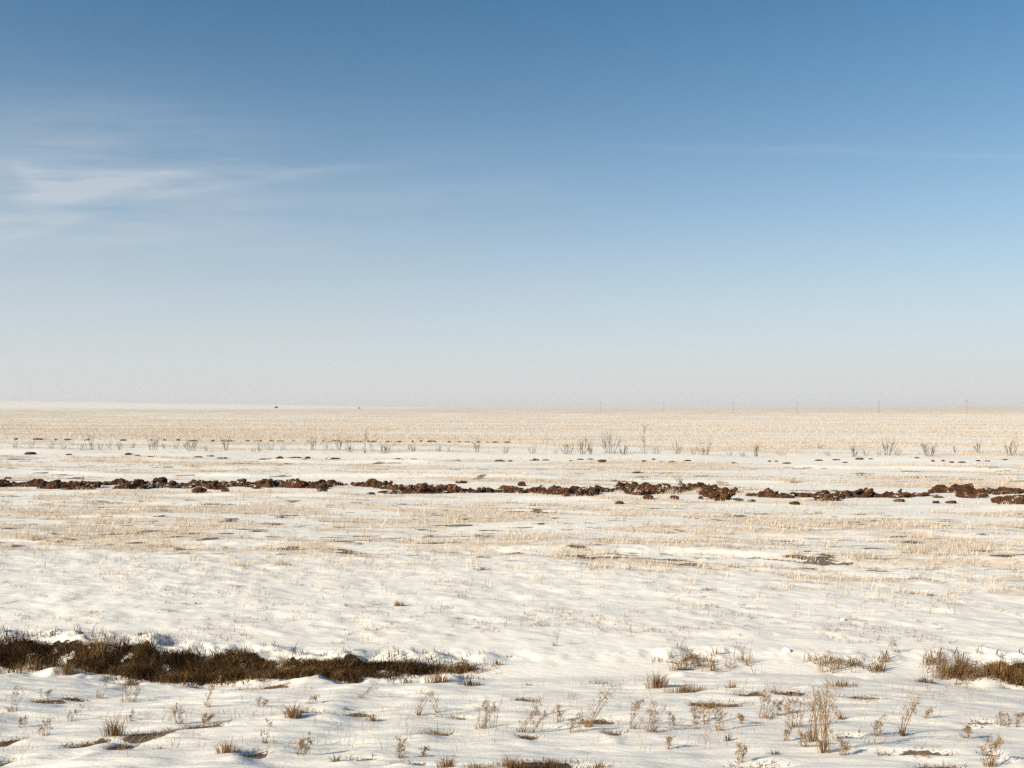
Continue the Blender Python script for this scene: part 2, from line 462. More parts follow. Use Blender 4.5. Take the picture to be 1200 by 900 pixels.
# dead grass lying in the bare and shade-darkened hollows
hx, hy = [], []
for (cx, cy, hw, hd, k) in SHADE_HOLLOWS:
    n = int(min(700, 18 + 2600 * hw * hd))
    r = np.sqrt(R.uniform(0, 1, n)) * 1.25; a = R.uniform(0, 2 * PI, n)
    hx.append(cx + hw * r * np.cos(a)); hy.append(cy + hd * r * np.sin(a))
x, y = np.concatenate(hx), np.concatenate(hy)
keep = R.uniform(0, 1, len(x)) < .25 + bare_shade_mask(x, y)
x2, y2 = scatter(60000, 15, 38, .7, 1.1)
k2 = (R.uniform(0, 1, len(x2)) < np.clip(bare_shade_mask(x2, y2) - .15, 0, 1)) & (y2 > bank_line(x2) + .5)
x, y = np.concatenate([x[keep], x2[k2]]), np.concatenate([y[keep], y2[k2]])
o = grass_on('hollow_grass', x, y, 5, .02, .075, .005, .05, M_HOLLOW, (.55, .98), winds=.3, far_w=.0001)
tag(o, 'flattened brown grass lying in the small dark hollows of the snow', 'flattened grass', kind='stuff')

# foreground short straw
x, y = scatter(9000, 7.2, 14.6, .72, .6)
keep = (R.uniform(0, 1, len(x)) < ss(.45, .7, fbm(x / 1.5, y / .45, 151, 3)) * .8 + .04) & (y < bank_line(x) - .55)
x, y = x[keep], y[keep]
o = grass_on('short_straw', x, y, 3, .03, .17, .0032, .06, M_SEED, (.3, .98), winds=.5)
tag(o, 'short broken straw scattered over the snow in front of the ditch', 'dry straw', kind='stuff')

# ------------------------------------------------------------------ dead grass on the ditch bank
def bank_grass(name, x0, x1, n, label, mat, h=(.06, .18), up=.08, tan_part=0.26):
    x = R.uniform(x0, x1, n)
    s = R.uniform(-.42, up, n)
    lo = .3 * (fbm(x * 1.7, 0 * x, 123, 3) - .5)
    keep = R.uniform(0, 1, n) < np.clip(bank_bare(x) * 1.7, 0, 1) * (.65 + .35 * ss(.36, .52, fbm(x * 2.4, s * 6, 161, 2))) * (1 - .93 * bank_snow(x, s)) * ss(-.40, -.26, s + lo)
    loose = R.uniform(0, 1, n) < .055                 # strays on the snow lip and at the foot
    s = np.where(loose, R.uniform(-.7, .5, n), s)
    keep = keep | (loose & (vn(x * 4, s * 5, 166) > .55) & (R.uniform(0, 1, n) < bank_bare(x)))
    x, s = x[keep], s[keep]
    y = bank_line(x) + s
    nb = 6
    k = np.repeat(np.arange(len(x)), nb); m = len(k)
    cl = vn(x * 2.3, s * 3, 162)[k]
    bx = x[k] + R.normal(0, .04, m); by = y[k] + R.normal(0, .03, m)
    B = np.stack([bx, by, terrain(bx, by) - .02], 1)
    H = R.uniform(*h, m) * (.6 + 1.15 * cl ** 1.3) * np.clip(.85 + .25 * ss(-2.0, -4.5, bx) + .45 * ss(5.5, 6.6, bx), 0, 1)
    ring = vn(x * 5.5, s * 9, 165)[k]
    ld = R.choice([-PI / 2, -PI / 2, PI, 0.0], m) + R.normal(0, .7, m)
    tint = np.clip(.05 + .45 * vn(x * 3.1, s * 2, 163)[k] + .6 * ring + R.normal(0, .2, m), 0, 1)
    o = blade_object(name, B, H, R.uniform(.005, .011, m), ld, R.uniform(.25, .98, m), mat, tint)
    o.data.materials.append(M_TANG)
    # some blades of the same mass are paler
    pale = (vn(bx * 1.7, by * 4, 164) > 1 - tan_part * 1.9) & (R.uniform(0, 1, m) < .6)
    mi = np.repeat(pale.astype(np.int32), 2)
    o.data.polygons.foreach_set('material_index', mi)
    return tag(o, label, 'dead grass', 'dead grass on the ditch bank', 'stuff')

bank_grass('dead_grass', -12, -0.1, 17000, 'long dark brown mat of dead grass on the ditch bank, its top edge capped with snow', M_DARK)
bank_grass('dead_grass', 1.6, 6.25, 1900, 'thin tan grass along the snowed up middle stretch of the ditch bank', M_TANG, (.08, .24), .2)
bank_grass('dead_grass', 6.25, 12, 5000, 'short dark brown patch of dead grass on the ditch bank at the edge of the view', M_DARK, (.07, .18), .06)

# ------------------------------------------------------------------ tufts and weeds as things
def tube(pts, rad, sides=4):
    pts = [np.asarray(p, float) for p in pts]
    V, F = [], []
    for i, p in enumerate(pts):
        d = pts[min(i + 1, len(pts) - 1)] - pts[max(i - 1, 0)]
        d = d / (np.linalg.norm(d) + 1e-9)
        a = np.cross(d, [0.31, .83, .21]); a /= np.linalg.norm(a) + 1e-9
        b = np.cross(d, a)
        for j in range(sides):
            q = 2 * PI * j / sides
            V.append(p + (a * math.cos(q) + b * math.sin(q)) * rad[i])
    for i in range(len(pts) - 1):
        for j in range(sides):
            k = (j + 1) % sides
            F.append((i * sides + j, i * sides + k, (i + 1) * sides + k, (i + 1) * sides + j))
    F.append(tuple(range((len(pts) - 1) * sides, len(pts) * sides)))
    return V, F

class MB:
    def __init__(s): s.v = []; s.f = []; s.t = []
    def add(s, V, F, tint=.5):
        k = len(s.v); s.v += list(V); s.f += [tuple(i + k for i in f) for f in F]; s.t += [tint] * len(V)
    def build(s, name, mat, parent=None, smooth=False): return mesh_obj(name, s.v, s.f, mat, parent, smooth, s.t)

def make_tuft(name, p, h, w, mat, nb, label, cat, group, lean=(.15, .8)):
    n = nb
    a = R.uniform(0, 2 * PI, n); r = w * .5 * R.uniform(0, 1, n)
    bx, by = p[0] + r * np.cos(a), p[1] + r * np.sin(a) * .6
    B = np.stack([bx, by, terrain(bx, by) - .015], 1) - p
    edge = 1 - .45 * (r / (w * .5))
    o = blade_object(name, B, h * R.uniform(.45, 1.05, n) * edge, R.uniform(.004, .008, n) * (p[1] / 12) ** .6, a + R.normal(0, .5, n), R.uniform(*lean, n), mat,
                     np.clip(R.normal(.5, .3, n), 0, 1))
    o.location = tuple(p)
    return tag(o, label, cat, group)

def make_weed(p, h, w, nst, lean, label, group, seedy=1.0):
    root = empty('dry_weed', p); tag(root, label, 'dry weed', group)
    # blades at the foot
    n = 10 + int(nst * 3)
    a = R.uniform(0, 2 * PI, n); r = w * .35 * R.uniform(0, 1, n)
    bx, by = p[0] + r * np.cos(a), p[1] + r * np.sin(a)
    B = np.stack([bx, by, terrain(bx, by) - .015], 1) - p
    o = blade_object('base_blades', B, h * R.uniform(.15, .42, n), R.uniform(.004, .007, n), a, R.uniform(.3, .95, n), M_TANG, R.uniform(0, 1, n))
    o.parent = root
    for i in range(nst):
        m = MB()
        a0 = random.uniform(0, 2 * PI); rr = w * .42 * random.random() ** .6
        b = np.array([rr * math.cos(a0), rr * math.sin(a0) * .6, 0.0])
        b[2] = float(terrain(p[0] + b[0], p[1] + b[1])) - p[2] - .02
        hh = h * random.uniform(.62, 1.05) * (1 if i else 1.05)
        dx = lean * hh + random.gauss(0, .13) * hh; dy = random.gauss(0, .12) * hh
        pts = [b + np.array([dx * (q ** 1.5), dy * (q ** 1.4), hh * q]) for q in (0, .25, .5, .75, 1)]
        r0 = max(.0028, .011 * hh) * .8
        V, F = tube(pts, [r0, r0 * .85, r0 * .7, r0 * .5, r0 * .25]); m.add(V, F, random.random())
        # side branches
        tips = [pts[-1]]
        for q in range(random.randint(2, 5)):
            f = random.uniform(.3, .92); j = min(int(f * 4), 3)
            s0 = pts[j] + (pts[j + 1] - pts[j]) * (f * 4 - j)
            az = random.uniform(0, 2 * PI); L = hh * random.uniform(.12, .3)
            e1 = s0 + np.array([math.cos(az) * L * .5, math.sin(az) * L * .5, L * .5]); e2 = s0 + np.array([math.cos(az) * L * .7, math.sin(az) * L * .7, L])
            V, F = tube([s0, e1, e2], [r0 * .5, r0 * .4, r0 * .2], 3); m.add(V, F, random.random())
            tips.append(e2)
        st = m.build('stalk', M_WEED, root)
        for tp in tips:
            sd = MB()
            for q in range(int(9 * seedy)):
                c = tp + np.array([random.gauss(0, .008), random.gauss(0, .008), -random.uniform(0, .2) * hh])
                d = np.array([random.gauss(0, 1), random.gauss(0, 1), random.gauss(.8, .6)]); d /= np.linalg.norm(d)
                L = random.uniform(.012, .028); s = np.cross(d, [.3, .5, .8]); s /= np.linalg.norm(s) + 1e-9
                k = len(sd.v)
                sd.add([c - s * .004, c + s * .004, c + d * L], [(0, 1, 2)], random.random())
            if sd.v: sd.build('seed_head', M_SEED, st)
    return root

def PF(px, py):
    """the same, on the mean level of the field, dropped onto the real ground"""
    u, v = (px - 600) / FPX, -(py - 450) / FPX
    k = -CAMH / (sp_ + v * cp)
    x, y = u * k, (cp - v * sp_) * k
    p = np.array([x, y, float(terrain(x, y))])
    return p, y / FPX

def D(px, py): # metres per photo pixel at that ground spot
    p = P(px, py); return p, p[1] / FPX

# weed: px, py, height px, width px, stalks, lean, label
G1 = 'tall dry weeds in front of the ditch'
WEEDS = [
 (13, 834, 32, 18, 4, .2, 'thin brown weed leaning in the snow at the left edge, below the dark grass mat'),
 (52, 821, 14, 20, 4, 0, 'low pale weed just below the dark grass mat, second from the left edge'),
 (116, 818, 30, 14, 3, .35, 'single pale weed leaning beside the blurry tan weed clump below the dark mat'),
 (150, 822, 24, 30, 9, .1, 'broad tan weed clump close below the dark grass mat, above the big straw tuft'),
 (242, 828, 32, 16, 3, .35, 'weed with three stalks leaning to the right below the dark grass mat'),
 (307, 828, 12, 20, 5, .1, 'low brown weed spreading flat, left of the dense tuft with the long shadow'),
 (363, 824, 13, 16, 4, .4, 'low weed behind the dense tuft with the long shadow'),
 (153, 845, 20, 8, 2, .3, 'thin weed stalk standing close to the right of the big straw tuft'),
 (210, 848, 24, 16, 5, -.1, 'bushy brown weed with bare twigs at its right, right of the big straw tuft'),
 (238, 848, 14, 26, 6, .4, 'low twiggy weed trailing into a dark hollow right of the bushy brown weed'),
 (85, 845, 18, 14, 3, .2, 'thin pale weed left of the big straw tuft'),
 (52, 862, 20, 20, 4, .1, 'short spindly weed in the lower left corner area above a bare patch'),
 (310, 871, 24, 8, 2, .05, 'single hair thin stalk right of the low tuft by the dark soil patch'),
 (352, 884, 22, 26, 7, .4, 'tan weed leaning right near the bottom edge, below the dense tuft with the long shadow'),
 (423, 818, 24, 10, 2, .7, 'lone weed slanting steeply right at the foot of the ditch bank'),
 (490, 838, 32, 10, 3, .3, 'weed of three curved stalks, left one of the curved pair'),
 (512, 835, 24, 8, 2, -.3, 'weed of two arched stalks, right one of the curved pair'),
 (567, 854, 34, 34, 9, .1, 'fan shaped brown weed right of a dark soil patch, mid foreground'),
 (614, 858, 28, 30, 7, .7, 'weed with all stalks swept to the right, beside the fan shaped weed'),
 (630, 838, 22, 10, 3, .1, 'upright weed behind the swept weed'),
 (690, 852, 50, 14, 4, .65, 'long weed slanting right across the snow, longest of the slanting ones'),
 (676, 858, 22, 24, 6, .2, 'low tangled weed at the foot of the long slanting weed'),
 (655, 846, 20, 16, 4, .2, 'thin weed between the swept weed and the long slanting weed'),
 (743, 854, 32, 14, 4, .25, 'left weed of a close leaning pair right of the long slanting weed'),
 (762, 858, 36, 16, 5, .3, 'right weed of a close leaning pair right of the long slanting weed'),
 (787, 850, 20, 14, 3, .1, 'small weed just right of the close leaning pair'),
 (470, 888, 26, 18, 4, 0, 'pale spindly weed near the bottom edge, left of the brown tuft'),
 (497, 887, 18, 10, 2, .1, 'very thin weed between the spindly weed and the brown tuft at the bottom edge'),
 (815, 848, 20, 12, 4, .1, 'short tan weed, first of three left of the open snow'),
 (827, 849, 24, 12, 4, .15, 'short tan weed, middle of three in a tight row'),
 (843, 856, 32, 14, 5, .05, 'tan weed, last and tallest of three in a tight row'),
 (868, 848, 13, 8, 4, 0, 'tiny dark weed standing upright between the row of three and the straw clumps'),
 (897, 842, 36, 22, 6, .25, 'loose brown weed beside the tall straw clump'),
 (912, 838, 22, 22, 5, .2, 'low weed just behind the loose brown weed'),
 (930, 852, 36, 30, 9, .1, 'dense tan weed clump touching the left of the tall straw clump'),
 (952, 869, 66, 18, 7, 0, 'tall straw weed clump, left one of the two tallest'),
 (966, 882, 74, 18, 8, 0, 'tallest straw weed clump of the foreground, right one of the two tallest'),
 (944, 875, 24, 14, 4, 0, 'short weed at the foot of the two tallest straw clumps'),
 (1057, 862, 62, 12, 4, .42, 'tall slender weed leaning right over open snow'),
 (1028, 862, 26, 14, 3, .1, 'faint thin weed left of the slender leaning weed'),
 (920, 868, 18, 10, 3, .2, 'small brown weed below the dense tan clump'),
 (990, 885, 22, 16, 4, .1, 'small weed low down just right of the tallest straw clump'),
 (1160, 898, 40, 18, 7, -.05, 'straw weed cut by the bottom edge near the right corner'),
 (1175, 850, 22, 18, 4, .1, 'pale weed at the right edge beside a dark soil patch'),
 (1130, 865, 16, 16, 4, .2, 'low weed between the slender leaning weed and the right edge'),
 (1192, 852, 18, 10, 3, .1, 'last weed at the right edge of the view'),
 (1050, 764, 18, 12, 3, -.3, 'lone weed on the white slope beyond the ditch, near the right end'),
 (650, 757, 20, 8, 2, .1, 'lone thin weed on the white slope beyond the ditch, mid view'),
 (745, 833, 14, 16, 4, .4, 'small weed at the foot of the tan bank tuft'),
 (1085, 842, 16, 14, 3, .3, 'small weed beyond the slender leaning weed'),
 (25, 852, 14, 12, 3, .1, 'small weed below the leaning weed at the left edge'),
 (785, 878, 16, 14, 3, .1, 'small lone weed on bare snow below the close leaning pair'),
 (865, 892, 20, 16, 4, .2, 'low weed at the bottom edge left of the tallest straw clumps'),
]
for (px, py, h, w, ns, ln, lab) in WEEDS:
    p, k = D(px, py)
    make_weed(p, h * k * 1.05, w * k, ns, ln, lab, G1)

G2 = 'dry grass tufts on the snow'
TUFTS = [  # px, py, h px, w px, mat, blades, label
 (133, 862, 34, 26, M_TANG, 120, 'big straw coloured tuft casting a shadow to its right, lower left foreground'),
 (343, 841, 26, 22, M_TANG, 120, 'dense brown tuft with the longest shadow, in front of the ditch'),
 (103, 875, 10, 30, M_TANG, 70, 'flat brown tuft over a bare soil patch, lower left foreground'),
 (143, 879, 9, 18, M_TANG, 45, 'small flat tuft just below the big straw tuft'),
 (187, 878, 8, 20, M_TANG, 40, 'flat pale tuft right of the small flat tuft'),
 (267, 882, 22, 30, M_TANG, 110, 'rounded tan tuft beside a dark soil patch near the bottom edge'),
 (393, 892, 12, 16, M_TANG, 45, 'small brown tuft at the bottom edge beside a bare strip'),
 (437, 845, 15, 20, M_TANG, 70, 'small brown tuft at the right end of a long dark strip'),
 (510, 860, 8, 34, M_TANG, 80, 'flat brown tuft spread over a dark soil patch, left of the fan shaped weed'),
 (523, 899, 22, 22, M_TANG, 110, 'reddish brown tuft standing alone at the bottom edge'),
 (560, 901, 14, 40, M_TANG, 130, 'low brown tuft at the left end of the big bottom edge mat'),
 (600, 900, 24, 34, M_TANG, 150, 'taller tan tuft rising from the big bottom edge mat'),
 (645, 901, 13, 84, M_DARK, 420, 'wide dark brown grass mat cut by the bottom edge'),
 (700, 900, 13, 40, M_TANG, 120, 'low tan tuft at the right end of the big bottom edge mat'),
 (853, 868, 14, 10, M_DARK, 40, 'short dark tuft below the row of three tan weeds'),
 (985, 843, 17, 8, M_TANG, 40, 'narrow brown tuft right of the tallest straw clumps'),
 (907, 884, 9, 20, M_DARK, 50, 'flat dark tuft near the bottom, left of the tallest straw clump'),
 (1035, 885, 10, 24, M_TANG, 60, 'low tuft at the left end of the wide dark hollow'),
 (1080, 886, 8, 40, M_TANG, 90, 'flat tan tuft spread along the wide dark hollow'),
 (1147, 849, 7, 28, M_DARK, 60, 'flat dark tuft in a soil patch near the right edge'),
 (1110, 899, 8, 50, M_TANG, 80, 'low strip of tuft along the bottom edge beside the straw weed'),
 (1013, 820, 9, 32, M_TANG, 70, 'flat tan tuft in the snow at the ditch foot, right of the tall straw clumps'),
 (925, 813, 7, 26, M_DARK, 50, 'flat dark tuft at the ditch foot behind the straw clumps'),
 (832, 830, 12, 40, M_TANG, 90, 'spread tan tuft just in front of the tan bank tuft'),
 (407, 832, 8, 12, M_DARK, 35, 'tiny dark tuft on the long dark strip'),
 (467, 710, 10, 12, M_TANG, 90, 'lone round tuft on the white slope with a shadow at its right'),
 (535, 725, 6, 12, M_STRAW, 50, 'small straw tuft on the white slope, right of the lone round one'),
 (558, 736, 4, 16, M_TANG, 40, 'flat brown tuft on the white slope below the small straw one'),
 (595, 770, 5, 12, M_TANG, 40, 'small flat tuft on the white slope near the ditch'),
 (405, 710, 4, 16, M_TANG, 40, 'flat tuft on the white slope, left of the lone round one'),
 (293, 729, 4, 22, M_TANG, 50, 'flat tuft on the white slope above the right part of the dark grass mat'),
 (231, 708, 5, 12, M_TANG, 40, 'small tuft on the white slope above the dark grass mat'),
 (165, 744, 6, 22, M_DARK, 60, 'dark sprawling tuft right at the lip of the ditch bank'),
 (62, 745, 8, 26, M_DARK, 80, 'dark spiky tuft at the lip of the ditch bank, above the mat'),
 (40, 633, 10, 14, M_STRAW, 110, 'bright straw tuft standing alone in the middle field, near the left edge'),
 (330, 662, 8, 24, M_STRAW, 110, 'straw tuft with a dark shadow line in the middle field'),
 (280, 663, 8, 30, M_STRAW, 110, 'wide straw tuft left of the tuft with the dark shadow line'),
 (565, 668, 6, 24, M_TANG, 80, 'brown tuft in the snow above the two small slope tufts'),
 (830, 692, 6, 26, M_TANG, 80, 'brown tuft lying in the snow, middle field right of centre'),
 (1070, 696, 5, 16, M_TANG, 60, 'dark flat tuft in the snow, left one of a pair'),
 (1090, 698, 5, 14, M_TANG, 60, 'dark flat tuft in the snow, right one of a pair'),
 (928, 566, 10, 22, M_STRAW, 140, 'pale straw tuft growing behind the ploughed ridges right of the snow mound'),
 (845, 569, 9, 20, M_STRAW, 140, 'pale straw tuft growing behind the ploughed ridge, left of a dark clod'),
 (786, 579, 11, 16, M_STRAW, 90, 'thin straw tuft growing on the ploughed ridge face'),
 (818, 577, 8, 12, M_STRAW, 90, 'straw tuft topping the snow mound between two ploughed ridges'),
 (225, 547, 7, 24, M_STRAW, 120, 'wide straw tuft between the shrubs and the long ploughed ridge'),
 (330, 607, 7, 20, M_TANG, 90, 'brown tuft in the snow in front of the ridge with the slim end'),
]
for (px, py, h, w, m, n, lab) in TUFTS:
    p, k = D(px, py)
    if m is M_STRAW: n = int(n * 1.2)
    make_tuft('grass_tuft', p, h * k * 1.1, w * k, m, n, lab, 'grass tuft', G2)

# tall tufts rooted in the bank itself
for (px, py, h, w, n, m, lab) in ((140, 770, 32, 26, 260, M_DARK, 'rounded tall tuft standing highest out of the dark grass mat on the bank'),
        (117, 770, 38, 16, 70, M_TANG, 'loose straw stalks sticking up from the dark grass mat beside the rounded tuft'),
        (278, 778, 22, 34, 160, M_TANG, 'tan drooping tuft in the dark grass mat, middle of its length'),
        (78, 790, 18, 30, 150, M_TANG, 'light brown tuft bending over the lower edge of the dark grass mat'),
        (258, 800, 13, 36, 110, M_TANG, 'tan tuft lying along the lower edge of the dark grass mat'),
        (396, 797, 18, 18, 100, M_TANG, 'tan tuft at the thinning end of the dark grass mat'),
        (513, 800, 20, 30, 160, M_TANG, 'brown tuft with snow caps near the thin end of the dark mat'),
        (415, 800, 22, 24, 170, M_DARK, 'dark upright tuft just before the dark mat thins out'),
        (550, 803, 12, 30, 120, M_DARK, 'last dark tuft at the thin end of the dark mat'),
        (770, 806, 26, 26, 170, M_TANG, 'tan bank tuft with upright stalks in the snowed up ditch stretch'),
        (805, 812, 16, 60, 240, M_TANG, 'broad tan bank tuft beside the upright one, half buried in snow'),
        (857, 806, 12, 16, 60, M_TANG, 'small tan tuft on the snowed up bank right of the broad one'),
        (700, 801, 8, 24, 50, M_DARK, 'sparse dark tuft on the snowed up bank, left of the tan bank tufts'),
        (617, 803, 6, 18, 40, M_TANG, 'tiny tuft on the snowed up bank beyond the end of the dark mat'),
        (985, 804, 14, 44, 150, M_TANG, 'brown tuft half under snow on the bank behind the straw clumps'),
        (1085, 800, 10, 30, 120, M_DARK, 'dark tuft under the snow edge just left of the end patch'),
        (1130, 792, 18, 40, 220, M_TANG, 'brown combed tuft at the near end of the end patch'),
        (1170, 792, 22, 60, 330, M_TANG, 'light brown combed tuft over the middle of the end patch')):
    p, k = D(px, py)
    make_tuft('bank_tuft', p, h * k * 1.1, w * k, m, n, lab, 'grass tuft', 'tufts on the ditch bank', (.1, .8))

# ------------------------------------------------------------------ ploughed earth
def ridge(lumps, label, group='ploughed earth ridges', name='soil_ridge'):
    """lumps: polyline pieces (px0, base0, px1, base1, height px); fused into one body of earth"""
    bm = bmesh.new()
    c0, _ = PF((lumps[0][0] + lumps[-1][2]) / 2, (lumps[0][1] + lumps[-1][3]) / 2)
    joins = [(a[2], a[3], b[0], b[1], 2.6) for a, b in zip(lumps[:-1], lumps[1:])]
    for (x0, b0, x1, b1, h) in list(lumps) + joins:
        n = max(2, int(math.hypot(x1 - x0, 3.0 * (b1 - b0)) / 3.0))
        for i in range(n):
            f = (i + random.uniform(-.3, .3)) / max(n - 1, 1)
            f = min(max(f, 0), 1)
            p, k = PF(x0 + (x1 - x0) * f, b0 + (b1 - b0) * f)
            hh = h * k * (.33 + .70 * random.random() ** 3) * (0.55 + 0.45 * math.sin(PI * (0.08 + .84 * f)))
            rw = random.uniform(.16, .30)
            q = bmesh.ops.create_icosphere(bm, subdivisions=2, radius=1.0)
            mt = Matrix.Translation(Vector(p - c0) + Vector((0, random.uniform(0.0, .55), hh * .22))) @ Matrix.Rotation(random.uniform(-.5, .5), 4, 'Z') @ Matrix.Rotation(random.gauss(0, .25), 4, 'Y') @ Matrix.Diagonal((rw * random.uniform(1.0, 2.5), rw * random.uniform(.8, 1.4), hh * .74, 1))
            bmesh.ops.transform(bm, matrix=mt, verts=q['verts'])
            if random.random() < .42:
                q = bmesh.ops.create_cube(bm, size=1.0)
                r = random.uniform(.10, .20) + .14 * random.random() ** 3
                mt = Matrix.Translation(Vector(p - c0) + Vector((random.uniform(-.15, .15), random.uniform(-.1, .4), hh * random.uniform(.4, .8)))) @ Matrix.Rotation(random.uniform(0, 3), 4, 'Z') @ Matrix.Rotation(random.uniform(-.7, .7), 4, 'X') @ Matrix.Diagonal((r * 1.5, r, r * .8, 1))
                bmesh.ops.transform(bm, matrix=mt, verts=q['verts'])
    me = bpy.data.meshes.new(name); bm.to_mesh(me); bm.free()
    o = bpy.data.objects.new(name, me); COL.objects.link(o)
    md = o.modifiers.new('remesh', 'REMESH'); md.mode = 'VOXEL'; md.voxel_size = 0.036
    dg = bpy.context.evaluated_depsgraph_get()
    me2 = bpy.data.meshes.new_from_object(o.evaluated_get(dg))
    o.modifiers.clear(); o.data = me2; bpy.data.meshes.remove(me); me2.name = name
    # keep the one fused body
    b2 = bmesh.new(); b2.from_mesh(me2); b2.verts.ensure_lookup_table()
    seen = set(); isl = []
    for v in b2.verts:
        if v.index in seen: continue
        st = [v]; seen.add(v.index); cur = []
        while st:
            q = st.pop(); cur.append(q)
            for e in q.link_edges:
                u = e.other_vert(q)
                if u.index not in seen: seen.add(u.index); st.append(u)
        isl.append(cur)
    isl.sort(key=len)
    if len(isl) > 1: bmesh.ops.delete(b2, geom=[v for c in isl[:-1] for v in c], context='VERTS')
    b2.to_mesh(me2); b2.free(); me2.update()
    n = len(me2.vertices)
    co = np.empty(n * 3, np.float32); me2.vertices.foreach_get('co', co); co = co.reshape(-1, 3)
    no = np.empty(n * 3, np.float32); me2.vertices.foreach_get('normal', no); no = no.reshape(-1, 3)
    off = Vector(c0)
    d = np.array([
        .11 * mnoise.noise((Vector(v) + off) * 2.6) + .075 * mnoise.noise((Vector(v) + off) * 6.5) + .04 * mnoise.noise((Vector(v) + off) * 19) for v in co], np.float32)
    co = co + no * d[:, None]
    me2.vertices.foreach_set('co', co.ravel())
    me2.materials.clear(); me2.materials.append(M_SOIL); me2.update()
    o.location = tuple(c0)
    return tag(o, label, 'soil ridge', group)

ridge([(-14, 571, 30, 570, 11), (28, 570, 62, 571, 13), (50, 573, 62, 573, 9), (60, 571, 103, 572, 9), (80, 575, 100, 575, 6)], 'long dark ploughed ridge running in from the left edge')
ridge([(126, 568, 150, 568, 7), (140, 574, 160, 574, 10), (150, 569, 192, 569, 6), (158, 573, 184, 572, 4)], 'short lumpy ploughed ridge second from the left edge, snow showing through it')
ridge([(200, 572, 214, 573, 6), (205, 570, 262, 570, 8), (246, 573, 256, 574, 9)], 'low ploughed ridge with a big clod in front of it')
ridge([(268, 570, 300, 570, 11), (296, 571, 330, 571, 12), (326, 571, 372, 572, 11), (368, 572, 378, 573, 7)], 'humped brown ploughed ridge, tallest in the left half of the furrow')
ridge([(378, 568, 396, 569, 6), (388, 575, 402, 575, 4)], 'small broken ploughed ridge just right of the tallest humped one')
ridge([(420, 570, 450, 571, 7), (440, 571, 480, 576, 8), (470, 577, 500, 577, 11), (494, 577, 530, 577, 12), (524, 577, 556, 578, 5), (460, 579, 490, 579, 4)], 'widest ploughed ridge with a ragged front, near the middle')
ridge([(571, 578, 600, 577, 9), (596, 578, 640, 578, 10), (636, 579, 690, 580, 12), (664, 583, 684, 583, 9), (686, 578, 720, 576, 4)], 'smooth topped reddish ploughed ridge between two gaps of snow')
ridge([(723, 571, 741, 571, 6)], 'flat reddish earth lump behind the gap beside the smooth topped ridge')
ridge([(731, 575, 752, 574, 5), (746, 580, 790, 577, 9), (752, 573, 776, 574, 6), (780, 577, 812, 574, 5)], 'reddish ploughed ridge with straw growing on its face')
ridge([(826, 575, 836, 578, 6), (830, 580, 846, 587, 9), (838, 580, 858, 577, 5), (815, 572, 836, 572, 4)], 'forked ploughed ridge right of the snow mound')
ridge([(883, 581, 905, 582, 8), (900, 583, 926, 583, 9), (924, 582, 937, 581, 11)], 'ploughed ridge ending in a high round clod, right of the forked one')
ridge([(938, 582, 960, 583, 7), (956, 583, 985, 583, 9), (964, 587, 976, 587, 7), (984, 583, 1012, 583, 9), (1010, 580, 1017, 580, 5)], 'ploughed ridge following the one with the high round clod')
ridge([(1029, 583, 1050, 583, 8), (1046, 583, 1066, 582, 6), (1064, 581, 1082, 581, 3)], 'low ploughed ridge tapering off into snow')
ridge([(1102, 578, 1124, 577, 6), (1102, 575, 1112, 575, 6), (1118, 577, 1143, 579, 9), (1140, 578, 1158, 578, 5), (1142, 584, 1154, 586, 6)], 'clustered ploughed ridge at the left of the final group')
ridge([(1152, 583, 1178, 584, 9), (1170, 578, 1184, 578, 7), (1180, 579, 1215, 576, 5)], 'ploughed ridge of round clods near the right edge')
ridge([(1182, 590, 1200, 591, 9), (1192, 592, 1225, 592, 13)], 'darkest ploughed ridge, cut by the right edge and closest in the furrow')

# loose clods
def clod_mesh(seed, sub):
    bm = bmesh.new(); bmesh.ops.create_icosphere(bm, subdivisions=sub, radius=1)
    for v in bm.verts:
        q = v.co * 1.3 + Vector((seed * 7.1, seed * 3.3, 0))
        v.co *= 1 + .35 * mnoise.noise(q) + .18 * mnoise.noise(q * 2.7) + .09 * mnoise.noise(q * 6)
    me = bpy.data.meshes.new('soil_clod'); bm.to_mesh(me); bm.free(); me.materials.append(M_SOIL)
    return me
CLODS = [clod_mesh(i, 3) for i in range(6)]
CLODS_S = [clod_mesh(i + 10, 2) for i in range(6)]
def clod(px, py, w, h, label, group, small=False):
    p, k = PF(px, py)
    o = bpy.data.objects.new('soil_clod', random.choice(CLODS_S if small else CLODS)); COL.objects.link(o)
    o.location = (p[0], p[1] + .1, p[2] + h * k * .28)
    o.scale = (w * k * .5, max(w * k * .35, .1), h * k * (.5 if small else .62))
    o.rotation_euler = (0, 0, random.uniform(-.4, .4))
    return tag(o, label, 'soil clod', group)

